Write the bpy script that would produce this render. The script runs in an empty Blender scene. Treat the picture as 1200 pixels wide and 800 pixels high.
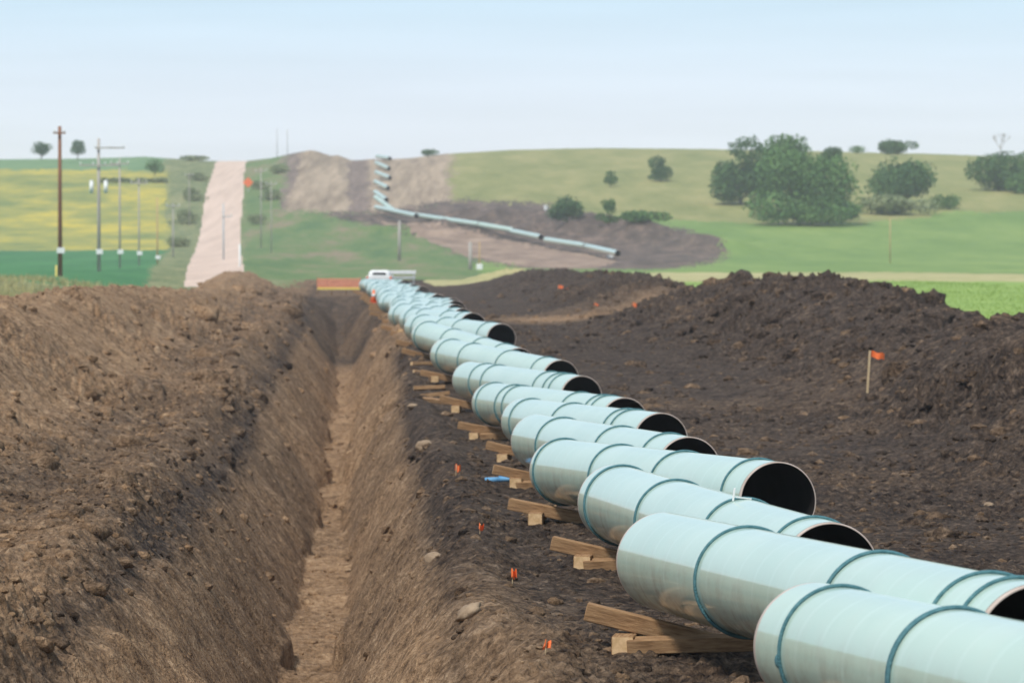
import bpy, bmesh, math, random
import numpy as np
from mathutils import Vector, Matrix

random.seed(7)
rng = np.random.default_rng(11)
S = bpy.context.scene
COL = S.collection
F = 5300.0            # focal length in photo pixels (1200 wide)
YH = 260.0            # photo row of eye level
CZ = 12.0             # eye height in world units

# ------------------------------------------------------------------ camera
cam = bpy.data.cameras.new("camera")
camo = bpy.data.objects.new("camera", cam)
COL.objects.link(camo)
cam.sensor_width = 36.0
cam.lens = F / 1200.0 * 36.0
camo.location = (0, 0, CZ)
camo.rotation_euler = (math.radians(90) - math.atan((400 - YH) / F), 0, 0)
cam.clip_start = 0.5
cam.clip_end = 40000
cam.dof.use_dof = True
cam.dof.focus_distance = 46.0
cam.dof.aperture_fstop = 4.2
S.camera = camo

# ------------------------------------------------------------------ world, sun, exposure
SUN_EL, SUN_AZ = 57.0, 214.0        # azimuth clockwise from the view direction (+Y)
w = bpy.data.worlds.new("World")
S.world = w
w.use_nodes = True
nt = w.node_tree
bgn = nt.nodes["Background"]
sky = nt.nodes.new("ShaderNodeTexSky")
sky.sky_type = 'NISHITA'
sky.sun_disc = False
sky.sun_elevation = math.radians(SUN_EL)
sky.sun_rotation = math.radians(SUN_AZ)
sky.altitude = 300
sky.air_density = 1.0
sky.dust_density = 0.6
sky.ozone_density = 1.5
SKY_STRENGTH = 0.12
# thin bright veil of high cloud over the blue: paler towards the horizon
wtc = nt.nodes.new("ShaderNodeTexCoord"); wsep = nt.nodes.new("ShaderNodeSeparateXYZ")
nt.links.new(wtc.outputs['Generated'], wsep.inputs[0])
wramp = nt.nodes.new("ShaderNodeValToRGB")
we = wramp.color_ramp.elements
we[0].position = 0.0; we[0].color = (.615, .645, .71, 1)
we[1].position = 1.0; we[1].color = (.38, .45, .54, 1)
for pos, c in ((.012, (.595, .635, .71)), (.030, (.525, .595, .695)), (.055, (.39, .54, .665)), (.16, (.38, .50, .63)), (.5, (.38, .46, .56))):
    k = we.new(pos); k.color = (*c, 1)
nt.links.new(wsep.outputs['Z'], wramp.inputs[0])
wno = nt.nodes.new("ShaderNodeTexNoise"); wno.inputs['Scale'].default_value = 9; wno.inputs['Detail'].default_value = 6
wmp = nt.nodes.new("ShaderNodeMapping"); wmp.inputs['Scale'].default_value = (1, 1, 16)
nt.links.new(wtc.outputs['Generated'], wmp.inputs[0]); nt.links.new(wmp.outputs[0], wno.inputs['Vector'])
wmr = nt.nodes.new("ShaderNodeMapRange"); wmr.inputs[1].default_value = .3; wmr.inputs[2].default_value = .7
wmr.inputs[3].default_value = .89 / SKY_STRENGTH; wmr.inputs[4].default_value = .97 / SKY_STRENGTH
nt.links.new(wno.outputs[0], wmr.inputs[0])
wsc = nt.nodes.new("ShaderNodeVectorMath"); wsc.operation = 'SCALE'
nt.links.new(wramp.outputs[0], wsc.inputs[0]); nt.links.new(wmr.outputs[0], wsc.inputs['Scale'])
wmix = nt.nodes.new("ShaderNodeMix"); wmix.data_type = 'RGBA'; wmix.inputs[0].default_value = .9
nt.links.new(sky.outputs[0], wmix.inputs[6]); nt.links.new(wsc.outputs[0], wmix.inputs[7])
nt.links.new(wmix.outputs[2], bgn.inputs[0])
bgn.inputs[1].default_value = SKY_STRENGTH
sun = bpy.data.lights.new("sun", 'SUN')
suno = bpy.data.objects.new("sun", sun)
COL.objects.link(suno)
sun.energy = 2.3
sun.angle = math.radians(8)
sun.color = (1.0, 0.955, 0.89)
az, el = math.radians(SUN_AZ), math.radians(SUN_EL)
to_sun = Vector((math.sin(az) * math.cos(el), math.cos(az) * math.cos(el), math.sin(el)))
suno.rotation_euler = to_sun.to_track_quat('Z', 'Y').to_euler()
suno.location = (0, -20, 60)
S.view_settings.view_transform = 'Standard'
S.view_settings.look = 'None'
S.view_settings.gamma = 1
S.view_settings.use_curve_mapping = False
S.view_settings.exposure = 0.66
S.cycles.use_denoising = True
S.cycles.max_bounces = 6
S.cycles.volume_bounces = 1
S.cycles.volume_max_steps = 64
S.render.film_transparent = False

# ------------------------------------------------------------------ noise
def _hash(ix, iy, seed):
    h = (ix.astype(np.int64) * 374761393 + iy.astype(np.int64) * 668265263 + seed * 1442695041) & 0xFFFFFFFF
    h = ((h ^ (h >> 13)) * 1274126177) & 0xFFFFFFFF
    h = ((h ^ (h >> 16)) * 2246822519) & 0xFFFFFFFF
    return ((h ^ (h >> 15)) & 0xFFFFFF) / float(0xFFFFFF)

def vn(x, y, seed=0):
    """value noise in -1..1"""
    ix = np.floor(x); iy = np.floor(y)
    fx = x - ix; fy = y - iy
    fx = fx * fx * fx * (fx * (fx * 6 - 15) + 10); fy = fy * fy * fy * (fy * (fy * 6 - 15) + 10)
    a = _hash(ix, iy, seed); b = _hash(ix + 1, iy, seed)
    c = _hash(ix, iy + 1, seed); d = _hash(ix + 1, iy + 1, seed)
    return (a + (b - a) * fx + (c - a) * fy + (a - b - c + d) * fx * fy) * 2 - 1

def rot(x, y, k):
    c, s = math.cos(k), math.sin(k)
    return c * x - s * y, s * x + c * y

def fbm(x, y, octs=3, seed=0, gain=0.5):
    t = 0; amp = 1.0; n = 0
    for o in range(octs):
        a, b = rot(x, y, 0.6 + o * 1.3)
        t = t + amp * vn(a, b, seed + o * 17); n += amp
        amp *= gain; x = x * 2.03; y = y * 2.03
    return t / n

def billow(x, y, octs=2, seed=0):
    t = 0; amp = 1.0; n = 0
    for o in range(octs):
        a, b = rot(x, y, 0.4 + o * 1.1)
        t = t + amp * (1 - np.sqrt(vn(a, b, seed + o * 13) ** 2 + .03)); n += amp
        amp *= 0.5; x = x * 2.1; y = y * 2.1
    return t / n

def sstep(a, b, x):
    t = np.clip((x - a) / (b - a), 0, 1)
    return t * t * (3 - 2 * t)

# ------------------------------------------------------------------ terrain (z relative to the eye, x right, d ahead)
def tab(pts):
    p = np.array(pts, float)
    return lambda d: np.interp(d, p[:, 0], p[:, 1])

G = tab([(0, -2.9), (20, -3.42), (32, -3.73), (53, -4.02), (75, -4.36), (97, -4.62), (109, -4.5), (121, -4.32), (140, -4.14),
         (160, -4.2), (230, -4.7), (312, -5.1), (345, -5.1), (400, -5.5), (450, -5.77)])
YF = tab([(345, 338), (450, 328), (520, 320), (600, 311), (660, 302), (700, 292), (750, 278), (800, 262), (850, 243), (900, 223), (950, 206),
          (1000, 192), (1060, 181), (1110, 178), (1160, 180), (1250, 192), (1500, 225), (2600, 262)])
SKYL = tab([(-600, 190), (0, 187), (100, 186), (170, 184), (245, 189), (290, 189), (318, 186), (345, 180), (362, 177), (375, 179), (388, 183),
            (396, 182), (412, 188), (440, 187), (480, 185), (520, 180), (600, 176), (700, 174), (850, 176), (1000, 179), (1100, 181),
            (1200, 184), (1800, 190)])
XROW = tab([(0, 3.2), (20, 2.6), (32, 2.14), (42, 1.5), (53, 1.2), (63, .7), (75, .42), (86, .18), (97, -.43), (109, -1.0), (121, -1.75),
            (140, -2.64), (160, -3.6), (230, -6.3), (312, -9.9), (430, -14.5)])
TC = tab([(0, -1.0), (30, -1.95), (48, -2.4), (68, -3.0), (84, -3.5), (110, -4.35), (155, -5.8), (203, -7.5), (260, -9.8), (320, -12.2), (430, -16)])
HL = tab([(0, 2.5), (60, 2.5), (116, 2.45), (150, 1.95), (223, 1.2), (260, 1.35), (300, 1.65), (325, 1.5), (342, 0.6), (355, 0)])
HR = tab([(0, 2.3), (90, 2.2), (110, 2.1), (120, 1.75), (130, 1.55), (138, 1.9), (150, 2.1), (165, 2.1), (190, 1.65), (200, 1.25), (207, .65), (219, .6), (227, 1.45),
          (240, 1.65), (300, 1.45), (390, 1.1), (420, .8), (440, 0)])
RL = tab([(0, -.0735), (300, -.0728), (600, -.0708), (800, -.0687), (900, -.0678), (1000, -.0661), (1120, -.065)])
RR = tab([(0, -.045), (300, -.0585), (600, -.0598), (800, -.0600), (900, -.0594), (1000, -.0591), (1120, -.0585)])

MOUNDS = [(-8, 790, 7, 20, 2.6), (3, 778, 8, 18, 2.6), (14, 752, 7, 18, 3.4), (22, 730, 6, 15, 3.0), (29, 705, 5, 14, 2.2), (34, 690, 4, 12, 1.4),
          (-22, 770, 8, 10, 1.2), (-33, 1040, 5, 30, 1.2), (-46, 1040, 4, 26, 1.5)]

def zones(x, d):
    tw = x - TC(d)
    wob = 0.26 * vn(d * 0.13, tw * 0 + 3.1, 5) + 0.15 * vn(d * 0.4, tw * 0 + 1.1, 6) + .08 * vn(d * 1.1, tw * .6, 7)
    u = x - XROW(d)
    return tw, wob, u

def H(x, d, detail=True):
    x = np.asarray(x, float); d = np.asarray(d, float)
    tw, wob, u = zones(x, d)
    near = G(d)
    ximg = 600 + F * x / np.maximum(d, 5)
    yf = YF(d) + (SKYL(ximg) - 178) * sstep(650, 1110, d)
    far = -(yf - YH) / F * d
    z = np.where(d < 345, near, near + (far - near) * sstep(345, 440, d))
    # natural ground left of the pipeline stands a little higher
    z = z + 1.15 * sstep(-22, -34, x) * sstep(160, 280, d) * (1 - sstep(600, 760, d))
    z = z + 0.25 * sstep(16, 30, u) * (1 - sstep(450, 600, d))
    # trench
    deep = 2.5 * (1 - sstep(285, 312, d)) 
    aw = np.where(tw > 0, tw - wob, -tw - wob * .7)
    hw = np.where(tw > 0, 2.0, 2.35 + 0.3 * sstep(50, 90, d))
    fw = 0.38 - .10 * sstep(75, 120, d)
    t = np.clip((aw - fw) / (hw - fw), 0, 1)
    t = t * 0.88 + 0.12 * t * t * (3 - 2 * t)
    trench = np.where(tw > 0, (1 - t) ** 1.35, (1 - t) ** 1.5)
    z = z - deep * trench
    # lip where soil fell along the rim
    z = z + .55 * np.exp(-((tw - 2.3) / .8) ** 2 - ((d - 178) / 22) ** 2)
    z = z + 0.16 * np.exp(-((aw - hw - .25) / .35) ** 2) * (1 - sstep(280, 310, d))
    # left spoil bank
    v = -tw
    hl = HL(d) * (1 + 0.05 * vn(d * .05, x * .0 + 2, 8))
    run = 4.4 * np.clip(HL(d) / 2.8, .55, 1)
    up = np.clip((v - 4.0) / run, 0, 1); dn = np.clip((v - 4.0 - run - .8) / (run * 1.3), 0, 1)
    prof = np.minimum(up, 1 - dn)
    prof = prof - 0.10 * np.sin(np.clip(prof, 0, 1) * math.pi * 2) / 2
    left = hl * prof
    z = z + left
    z = z + 0.25 * sstep(1.8, 3.2, v) * (1 - sstep(4.2, 6, v)) * (1 - sstep(300, 340, d))
    # right topsoil bank
    hr = HR(d)
    lump = 1 + .10 * vn(d * .09, u * .0, 21) + .10 * vn(d * .33, u * .2, 22)
    up = np.clip((u - 6.6) / 6.9, 0, 1) ** 1.25; dn = np.clip((u - 14.1) / 5.0, 0, 1)
    prof = np.minimum(up, 1 - dn); prof = prof - 0.12 * np.sin(prof * math.pi * 2) / 2
    right = hr * prof * lump
    z = z + right
    # far excavation mounds
    for (mx, md, sx, sd, mh) in MOUNDS:
        z = z + mh * np.exp(-((x - mx) / sx) ** 2 - ((d - md) / sd) ** 2)
    if detail:
        dirt = (1 - sstep(430, 470, d)) * sstep(-17.5, -14.5, tw) * (1 - sstep(19, 21, u))
        tr = sstep(0.02, .2, trench) * sstep(.02, .2, deep)
        wall = tr * (1 - sstep(.96, .995, trench))
        bl = np.clip(left / 1.0, 0, 1); br = np.clip(right / .8, 0, 1)
        berm = sstep(1.7, 2.4, v) * (1 - sstep(4.5, 6.5, v))
        rough = .05 + .10 * berm + .06 * bl + .14 * br
        rough = rough * (.45 + 1.1 * sstep(-.35, .45, fbm(x * .22, d * .11, 2, 35)))
        rough = rough * (1 - tr) + .03 * tr
        fade = 1 / (1 + (d / 400.0) ** 2)
        n0 = billow(x * .62, d * .36, 2, 29) - .55
        n1 = billow(x * 1.5, d * 1.1, 2, 31) - .55
        n2 = billow(x * 5.2, d * 4.1, 2, 41) - .55
        n3 = vn(x * 17, d * 13, 51)
        z = z + dirt * (1 - tr) * n0 * (.05 + .52 * br + .22 * bl + .18 * berm)
        z = z + dirt * (rough * 1.7 * n1 + rough * 1.7 * n2 + (.30 * rough + .004) * n3)
        z = z + dirt * br * .22 * fbm(x * .55, d * .3, 2, 61)
        z = z + dirt * bl * (.14 * fbm(v * .25 + d * .35, d * .9 - v * .15, 2, 63) + .05 * vn(v * .6 + d * .9, d * 2.2 - v * .5, 64))
        # bucket-tooth scores down the trench walls
        sc = vn(d * 1.6 + aw * .9, aw * .5, 71) * .045 + vn(d * 4.2 + aw * 2.2, aw * .9, 72) * .018
        z = z + wall * sc * 2.0
        fl = sstep(.95, 1, trench) * tr
        z = z + fl * (.16 * vn(x * .35, d * .42, 81) + .07 * vn(x * .9, d * 1.3, 83) + .09 * (.5 - np.abs(vn(x * 1.3, d * 2.2, 82))))
        z = z + wall * (.17 * vn(d * .6, aw * 1.2, 74) + .05 * billow(d * 2.1, aw * 2.4, 2, 75))
        pass
        exm = np.exp(-((x - 8) / 28) ** 2 - ((d - 778 + .9 * np.maximum(x, 0) * 1.6) / 30) ** 2)
        z = z + exm * (3.6 * (billow(x * .10, d * .06, 3, 95) - .5) + .5 * vn(x * .6, d * .3, 96))
        z = z + (1 - dirt) * (.05 * vn(x * .8, d * .5, 91) + .25 * fbm(x * .03, d * .02, 2, 92) * sstep(300, 500, d))
    return z

def px(x, d, z):
    return 600 + F * x / d, YH - F * z / d

def at(xi, yi, d0=25, d1=1150):
    """ground point met by the sight line to photo pixel (xi, yi)"""
    dd = np.geomspace(d0, d1, 4000)
    xx = (xi - 600) / F * dd
    g = H(xx, dd, False) - (-(yi - YH) / F * dd)
    k = np.argmax(g >= 0)
    if g[k] < 0:
        k = len(dd) - 1
    return float(xx[k]), float(dd[k])

def hz(x, d, detail=True):
    return float(H(np.array([x]), np.array([d]), detail)[0]) + CZ

# ------------------------------------------------------------------ materials
def new_mat(name):
    m = bpy.data.materials.new(name); m.use_nodes = True
    return m, m.node_tree, m.node_tree.nodes["Principled BSDF"]

def N(nt, t, **kw):
    n = nt.nodes.new(t)
    for k, v in kw.items():
        setattr(n, k, v)
    return n

def mixmat(name, a, b, scale=1.0, rough=.9, bump=0.0, bscale=None, detail=6, c=None, coord='Object', stretch=(1, 1, 1), spec=.2, lo=.35, hi=.65, nrough=.6):
    m, nt, p = new_mat(name)
    tc = N(nt, "ShaderNodeTexCoord"); mp = N(nt, "ShaderNodeMapping")
    mp.inputs['Scale'].default_value = stretch
    nt.links.new(tc.outputs[coord], mp.inputs[0])
    no = N(nt, "ShaderNodeTexNoise"); no.inputs['Scale'].default_value = scale; no.inputs['Detail'].default_value = detail; no.inputs['Roughness'].default_value = nrough
    nt.links.new(mp.outputs[0], no.inputs['Vector'])
    r = N(nt, "ShaderNodeValToRGB")
    r.color_ramp.elements[0].position = lo; r.color_ramp.elements[1].position = hi
    r.color_ramp.elements[0].color = (*a, 1); r.color_ramp.elements[1].color = (*b, 1)
    if c is not None:
        e = r.color_ramp.elements.new((lo + hi) / 2); e.color = (*c, 1)
    nt.links.new(no.outputs[0], r.inputs[0])
    nt.links.new(r.outputs[0], p.inputs['Base Color'])
    p.inputs['Roughness'].default_value = rough
    p.inputs['Specular IOR Level'].default_value = spec
    if bump:
        n2 = N(nt, "ShaderNodeTexNoise"); n2.inputs['Scale'].default_value = bscale or scale * 4; n2.inputs['Detail'].default_value = 6
        nt.links.new(mp.outputs[0], n2.inputs['Vector'])
        bn = N(nt, "ShaderNodeBump"); bn.inputs['Strength'].default_value = bump; bn.inputs['Distance'].default_value = .05
        nt.links.new(n2.outputs[0], bn.inputs['Height']); nt.links.new(bn.outputs[0], p.inputs['Normal'])
    return m

def soil_material():
    m, nt, p = new_mat("soil")
    at_ = N(nt, "ShaderNodeAttribute", attribute_name="subsoil")
    geo = N(nt, "ShaderNodeNewGeometry")
    n1 = N(nt, "ShaderNodeTexNoise"); n1.inputs['Scale'].default_value = 1.9; n1.inputs['Detail'].default_value = 8; n1.inputs['Roughness'].default_value = .65
    n2 = N(nt, "ShaderNodeTexNoise"); n2.inputs['Scale'].default_value = 8; n2.inputs['Detail'].default_value = 6; n2.inputs['Roughness'].default_value = .7
    n3 = N(nt, "ShaderNodeTexNoise"); n3.inputs['Scale'].default_value = 22; n3.inputs['Detail'].default_value = 4
    for n in (n1, n2, n3):
        nt.links.new(geo.outputs['Position'], n.inputs['Vector'])
    # topsoil: black-brown; subsoil: tan clay
    top = N(nt, "ShaderNodeValToRGB"); sub = N(nt, "ShaderNodeValToRGB")
    for r, cols in ((top, [(.38, (.016, .011, .009)), (.47, (.048, .034, .026)), (.55, (.090, .064, .047)), (.66, (.19, .14, .105))]),
                    (sub, [(.36, (.095, .054, .029)), (.455, (.262, .160, .087)), (.55, (.395, .252, .143)), (.66, (.57, .40, .25))])):
        e = r.color_ramp.elements
        e[0].position, e[0].color = cols[0][0], (*cols[0][1], 1)
        e[1].position, e[1].color = cols[-1][0], (*cols[-1][1], 1)
        for pos, c in cols[1:-1]:
            k = e.new(pos); k.color = (*c, 1)
    mx = N(nt, "ShaderNodeMix", data_type='FLOAT'); mx.inputs[0].default_value = .55
    nt.links.new(n1.outputs[0], mx.inputs[2]); nt.links.new(n2.outputs[0], mx.inputs[3])
    for r in (top, sub):
        nt.links.new(mx.outputs[0], r.inputs[0])
    # soil mix with ragged edge
    ad = N(nt, "ShaderNodeMath", operation='MULTIPLY_ADD'); ad.inputs[1].default_value = .9
    sb = N(nt, "ShaderNodeMath", operation='SUBTRACT'); sb.inputs[1].default_value = .5
    nt.links.new(n2.outputs[0], sb.inputs[0]); nt.links.new(sb.outputs[0], ad.inputs[0]); nt.links.new(at_.outputs['Fac'], ad.inputs[2])
    cl = N(nt, "ShaderNodeClamp"); nt.links.new(ad.outputs[0], cl.inputs[0])
    mc = N(nt, "ShaderNodeMix", data_type='RGBA')
    nt.links.new(cl.outputs[0], mc.inputs[0]); nt.links.new(top.outputs[0], mc.inputs[6]); nt.links.new(sub.outputs[0], mc.inputs[7])
    nt.links.new(mc.outputs[2], p.inputs['Base Color'])
    p.inputs['Roughness'].default_value = .95; p.inputs['Specular IOR Level'].default_value = .12
    ah = N(nt, "ShaderNodeMath", operation='ADD'); nt.links.new(n2.outputs[0], ah.inputs[0]); nt.links.new(n3.outputs[0], ah.inputs[1])
    b = N(nt, "ShaderNodeBump"); b.inputs['Strength'].default_value = 1.0; b.inputs['Distance'].default_value = .09
    nt.links.new(ah.outputs[0], b.inputs['Height']); nt.links.new(b.outputs[0], p.inputs['Normal'])
    return m

M = {}
M['soil'] = soil_material()
M['crop'] = mixmat("crop", (.035, .135, .045), (.065, .20, .065), .10, c=(.05, .165, .055), stretch=(1, .2, 1), nrough=.75)
M['canola'] = mixmat("canola", (.16, .20, .06), (.56, .43, .05), .13, c=(.31, .29, .07), stretch=(.35, .17, 1), lo=.36, hi=.66, nrough=.78)
M['upland'] = mixmat("upland", (.10, .19, .085), (.17, .26, .12), .06, stretch=(1, .2, 1), nrough=.7)
M['verge'] = mixmat("verge", (.075, .105, .04), (.30, .27, .13), .35, c=(.155, .18, .075), stretch=(1.2, .12, 1), nrough=.8, lo=.3, hi=.7)
M['hverge'] = mixmat("hillside_verge", (.075, .14, .045), (.23, .18, .11), .12, c=(.12, .175, .055), stretch=(1, .12, 1), nrough=.8, lo=.36, hi=.64)
M['dry'] = mixmat("dry_grass", (.28, .27, .11), (.46, .40, .20), .2, stretch=(.3, 1, 1), nrough=.75)
M['pasture'] = mixmat("pasture", (.145, .17, .05), (.33, .29, .12), .14, c=(.225, .225, .08), stretch=(.8, .16, 1), nrough=.75, lo=.28, hi=.72)
M['valley'] = mixmat("valley_grass", (.105, .185, .045), (.22, .29, .08), .11, c=(.155, .235, .06), stretch=(.6, .16, 1), nrough=.75, lo=.28, hi=.72)
M['bright'] = mixmat("bright_grass", (.19, .29, .06), (.26, .36, .085), .3, stretch=(1, .3, 1))
M['road'] = mixmat("gravel_road", (.49, .365, .29), (.64, .485, .39), .3, c=(.57, .43, .34), stretch=(2.4, .03, 1), nrough=.7)
M['clay'] = mixmat("scar_clay", (.165, .12, .085), (.44, .335, .235), .22, c=(.30, .225, .155), stretch=(1.6, .05, 1), nrough=.7, lo=.32, hi=.68)
M['scardark'] = mixmat("scar_trench_soil", (.11, .08, .065), (.24, .175, .14), .3, stretch=(1.4, .06, 1), nrough=.7)
M['mound'] = mixmat("mound_soil", (.050, .036, .029), (.20, .138, .105), .3, c=(.10, .072, .057), stretch=(1, .3, 1), nrough=.78)
M['terrace'] = mixmat('terrace_clay', (.17, .115, .085), (.36, .255, .185), .25, c=(.26, .18, .13), stretch=(1, .3, 1), nrough=.75)
M['plain'] = mixmat("plain", (.10, .16, .05), (.2, .22, .09), .01)

# ------------------------------------------------------------------ object helpers
def tag(o, label=None, cat=None, group=None, kind=None):
    if label: o['label'] = label
    if cat: o['category'] = cat
    if group: o['group'] = group
    if kind: o['kind'] = kind
    return o

def empty(name, loc, label=None, cat=None, group=None, rz=0):
    o = bpy.data.objects.new(name, None); COL.objects.link(o)
    o.empty_display_size = .3
    o.location = loc; o.rotation_euler = (0, 0, rz)
    return tag(o, label, cat, group)

def link(name, me, mat=None, parent=None):
    o = bpy.data.objects.new(name, me); COL.objects.link(o)
    if mat is not None and len(me.materials) == 0: me.materials.append(mat)
    if parent is not None: o.parent = parent
    return o

def mesh_np(name, v, f, smooth=True):
    """v (n,3), f (m,k) arrays"""
    me = bpy.data.meshes.new(name)
    v = np.ascontiguousarray(v, np.float32); f = np.ascontiguousarray(f, np.int32)
    k = f.shape[1]
    me.vertices.add(len(v)); me.vertices.foreach_set("co", v.ravel())
    me.loops.add(f.size); me.loops.foreach_set("vertex_index", f.ravel())
    me.polygons.add(len(f))
    me.polygons.foreach_set("loop_start", np.arange(0, f.size, k, dtype=np.int32))
    me.polygons.foreach_set("use_smooth", np.full(len(f), smooth))
    me.update(calc_edges=True)
    return me

def copy_tree(o, parent=None):
    c = o.copy(); COL.objects.link(c)
    if parent is not None: c.parent = parent
    for ch in list(o.children): copy_tree(ch, c)
    return c

def box(bm, c, size, rotm=None, bevel=0):
    r = bmesh.ops.create_cube(bm, size=1)
    vs = r['verts']
    bmesh.ops.scale(bm, vec=size, verts=vs)
    if bevel:
        es = {e for v in vs for e in v.link_edges}
        rb = bmesh.ops.bevel(bm, geom=list(es), offset=bevel, segments=1, affect='EDGES')
        vs = rb['verts']
    if rotm is not None: bmesh.ops.rotate(bm, cent=(0, 0, 0), matrix=rotm, verts=vs)
    bmesh.ops.translate(bm, vec=c, verts=vs)

def tube(bm, p0, p1, r0, r1, n=8, cap=True):
    p0, p1 = Vector(p0), Vector(p1)
    q = (p1 - p0).to_track_quat('Z', 'Y')
    a, b = [], []
    for i in range(n):
        t = 2 * math.pi * i / n
        e = Vector((math.cos(t), math.sin(t), 0))
        a.append(bm.verts.new(p0 + q @ (e * r0))); b.append(bm.verts.new(p1 + q @ (e * r1)))
    for i in range(n):
        f = bm.faces.new((a[i], a[(i + 1) % n], b[(i + 1) % n], b[i])); f.smooth = True
    if cap:
        bm.faces.new(list(reversed(a))); bm.faces.new(b)

def bmobj(name, bm, mat, parent=None, smooth=None):
    me = bpy.data.meshes.new(name); bm.normal_update(); bm.to_mesh(me); bm.free()
    if smooth is not None:
        me.polygons.foreach_set("use_smooth", [smooth] * len(me.polygons))
    return link(name, me, mat, parent)

ORD = ("first second third fourth fifth sixth seventh eighth ninth tenth eleventh twelfth thirteenth fourteenth fifteenth sixteenth seventeenth "
       "eighteenth nineteenth twentieth").split() + ["twenty-" + s for s in "first second third fourth fifth sixth seventh eighth ninth".split()]

# ------------------------------------------------------------------ the land
ang = np.concatenate([np.linspace(-.42, -.125, 46)[:-1], np.linspace(-.125, .125, 701), np.linspace(.125, .42, 46)[1:]])
rows = [np.linspace(1.5, 20, 14)[:-1]]
d = 20.0; rr = []
while d < 450:
    rr.append(d); hgt = 4.0
    d += max(.045, min(.62 * d * d / (F * hgt), .0032 * d + .1))
rows.append(np.array(rr))
rows.append(np.linspace(450, 1160, 330)); rows.append(np.geomspace(1170, 2600, 30))
dist = np.concatenate(rows)
A, Dg = np.meshgrid(ang, dist)
Xg = A * Dg
Zg = H(Xg, Dg, True)
nr, nc = Xg.shape
print("grid", nr, nc)
V = np.stack([Xg, Dg, Zg + CZ], -1).reshape(-1, 3)
idx = np.arange(nr * nc).reshape(nr, nc)
Q = np.stack([idx[:-1, :-1], idx[:-1, 1:], idx[1:, 1:], idx[1:, :-1]], -1).reshape(-1, 4)
fx = (Xg[:-1, :-1] + Xg[1:, 1:]).ravel() / 2; fd = (Dg[:-1, :-1] + Dg[1:, 1:]).ravel() / 2
fz = (Zg[:-1, :-1] + Zg[1:, 1:]).ravel() / 2

def inpoly(x, y, poly):
    p = np.array(poly, float); r = np.zeros(x.shape, bool); j = len(p) - 1
    for i in range(len(p)):
        c = ((p[i, 1] > y) != (p[j, 1] > y)) & (x < (p[j, 0] - p[i, 0]) * (y - p[i, 1]) / (p[j, 1] - p[i, 1] + 1e-9) + p[i, 0])
        r ^= c; j = i
    return r

def soil_at(x, d):
    tw, wob, u = zones(x, d); v = -tw
    tr = 1 - sstep(1.35, 1.95, np.abs(tw) - .15 * (v > 0))
    tr = tr * (1 - .75 * sstep(196, 225, d))
    lb = sstep(3.0, 5.6, v) * .85
    fade = .56 * sstep(1.8, 2.6, v)
    s = np.maximum(np.maximum(tr * .72, lb), fade * .9)
    s = np.maximum(s, .95 * (1 - sstep(.35, .75, np.abs(tw))) * (1 - sstep(200, 240, d)))
    rim = np.exp(-((tw - 2.0) / .45) ** 2)
    s = np.maximum(s, rim * .45 * (1 - sstep(36, 60, d)) + rim * .95 * sstep(140, 165, d) * (1 - sstep(196, 222, d)))
    gap = np.exp(-((d - 213 - (u - 10) * .8) / 12) ** 2) * sstep(3.0, 6.5, u)
    s = np.maximum(s, gap * .8)
    s = s + .20 * fbm(x * .35, d * .2, 3, 101) + .22 * fbm(x * .11, d * .06, 2, 105) + .06
    s = s - .15 * sstep(2.4, 3.4, tw) * (1 - gap)
    s = s - .10 * sstep(1.9, 2.3, v) * (1 - sstep(3.6, 5.5, v)) * (.5 + .5 * vn(d * .2, x * .4, 103))
    return np.clip(s, 0, 1)

tw, wob, u = zones(fx, fd); v = -tw
jx = fx + rng.normal(0, .12, len(fx)) + .5 * vn(fx * 1.1, fd * .7, 201) + 1.0 * vn(fx * .2, fd * .15, 202)
run = 4.4 * np.clip(HL(fd) / 2.8, .55, 1)
ix, iy = px(fx, fd, -(YF(fd) + (SKYL(600 + F * fx / fd) - 178) * sstep(650, 1110, fd) - YH) / F * fd)
ix = ix + rng.normal(0, 2.0, len(ix)); iy = iy + rng.normal(0, .8, len(iy))
ix = ix + 4.0 * vn(fx * .12, fd * .03, 205) + 3.0 * vn(fx * .5, fd * .12, 203) + 2 * vn(fx * 1.7, fd * .5, 206)
iy = iy + 1.6 * vn(fx * .12, fd * .03, 207) + 1.4 * vn(fx * .4, fd * .15, 204)
REG = ["dirt_terrace", "dirt_ground", "trench", "spoil_bank", "topsoil_bank", "dirt_path", "left_meadow", "bright_field", "dry_strip", "valley_field", "pasture_hill",
       "crop_field", "canola_field", "upland_field", "road_verge", "gravel_road", "scar_trench", "hill_scar", "excavated_slope", "hill_verge"]
RM = ["terrace", "soil", "soil", "soil", "soil", "soil", "verge", "bright", "dry", "valley", "pasture", "crop", "canola", "upland", "verge", "road", "scardark", "clay", "mound", "hverge"]
R = {n: i for i, n in enumerate(REG)}
reg = np.full(len(fx), R["dirt_ground"])
D_ = fd
right_edge = 19.2 + (jx - fx) * .8
leftback = 4.0 + run * 2.3 + .8 + (jx - fx) * .8
# near ground
reg[(u > 7.4) & (u < right_edge) & (D_ < 445)] = R["topsoil_bank"]
reg[(np.abs(D_ - 213 - (u - 10) * .8) < 8) & (u > 5)] = R["dirt_path"]
reg[(u >= right_edge) & (D_ < 420)] = R["bright_field"]
reg[(v > 3.7) & (v < leftback) & (D_ < 348)] = R["spoil_bank"]
reg[(v >= leftback) & (D_ < 348)] = R["left_meadow"]
reg[(np.abs(tw) < 1.85) & (D_ < 312)] = R["trench"]
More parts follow.
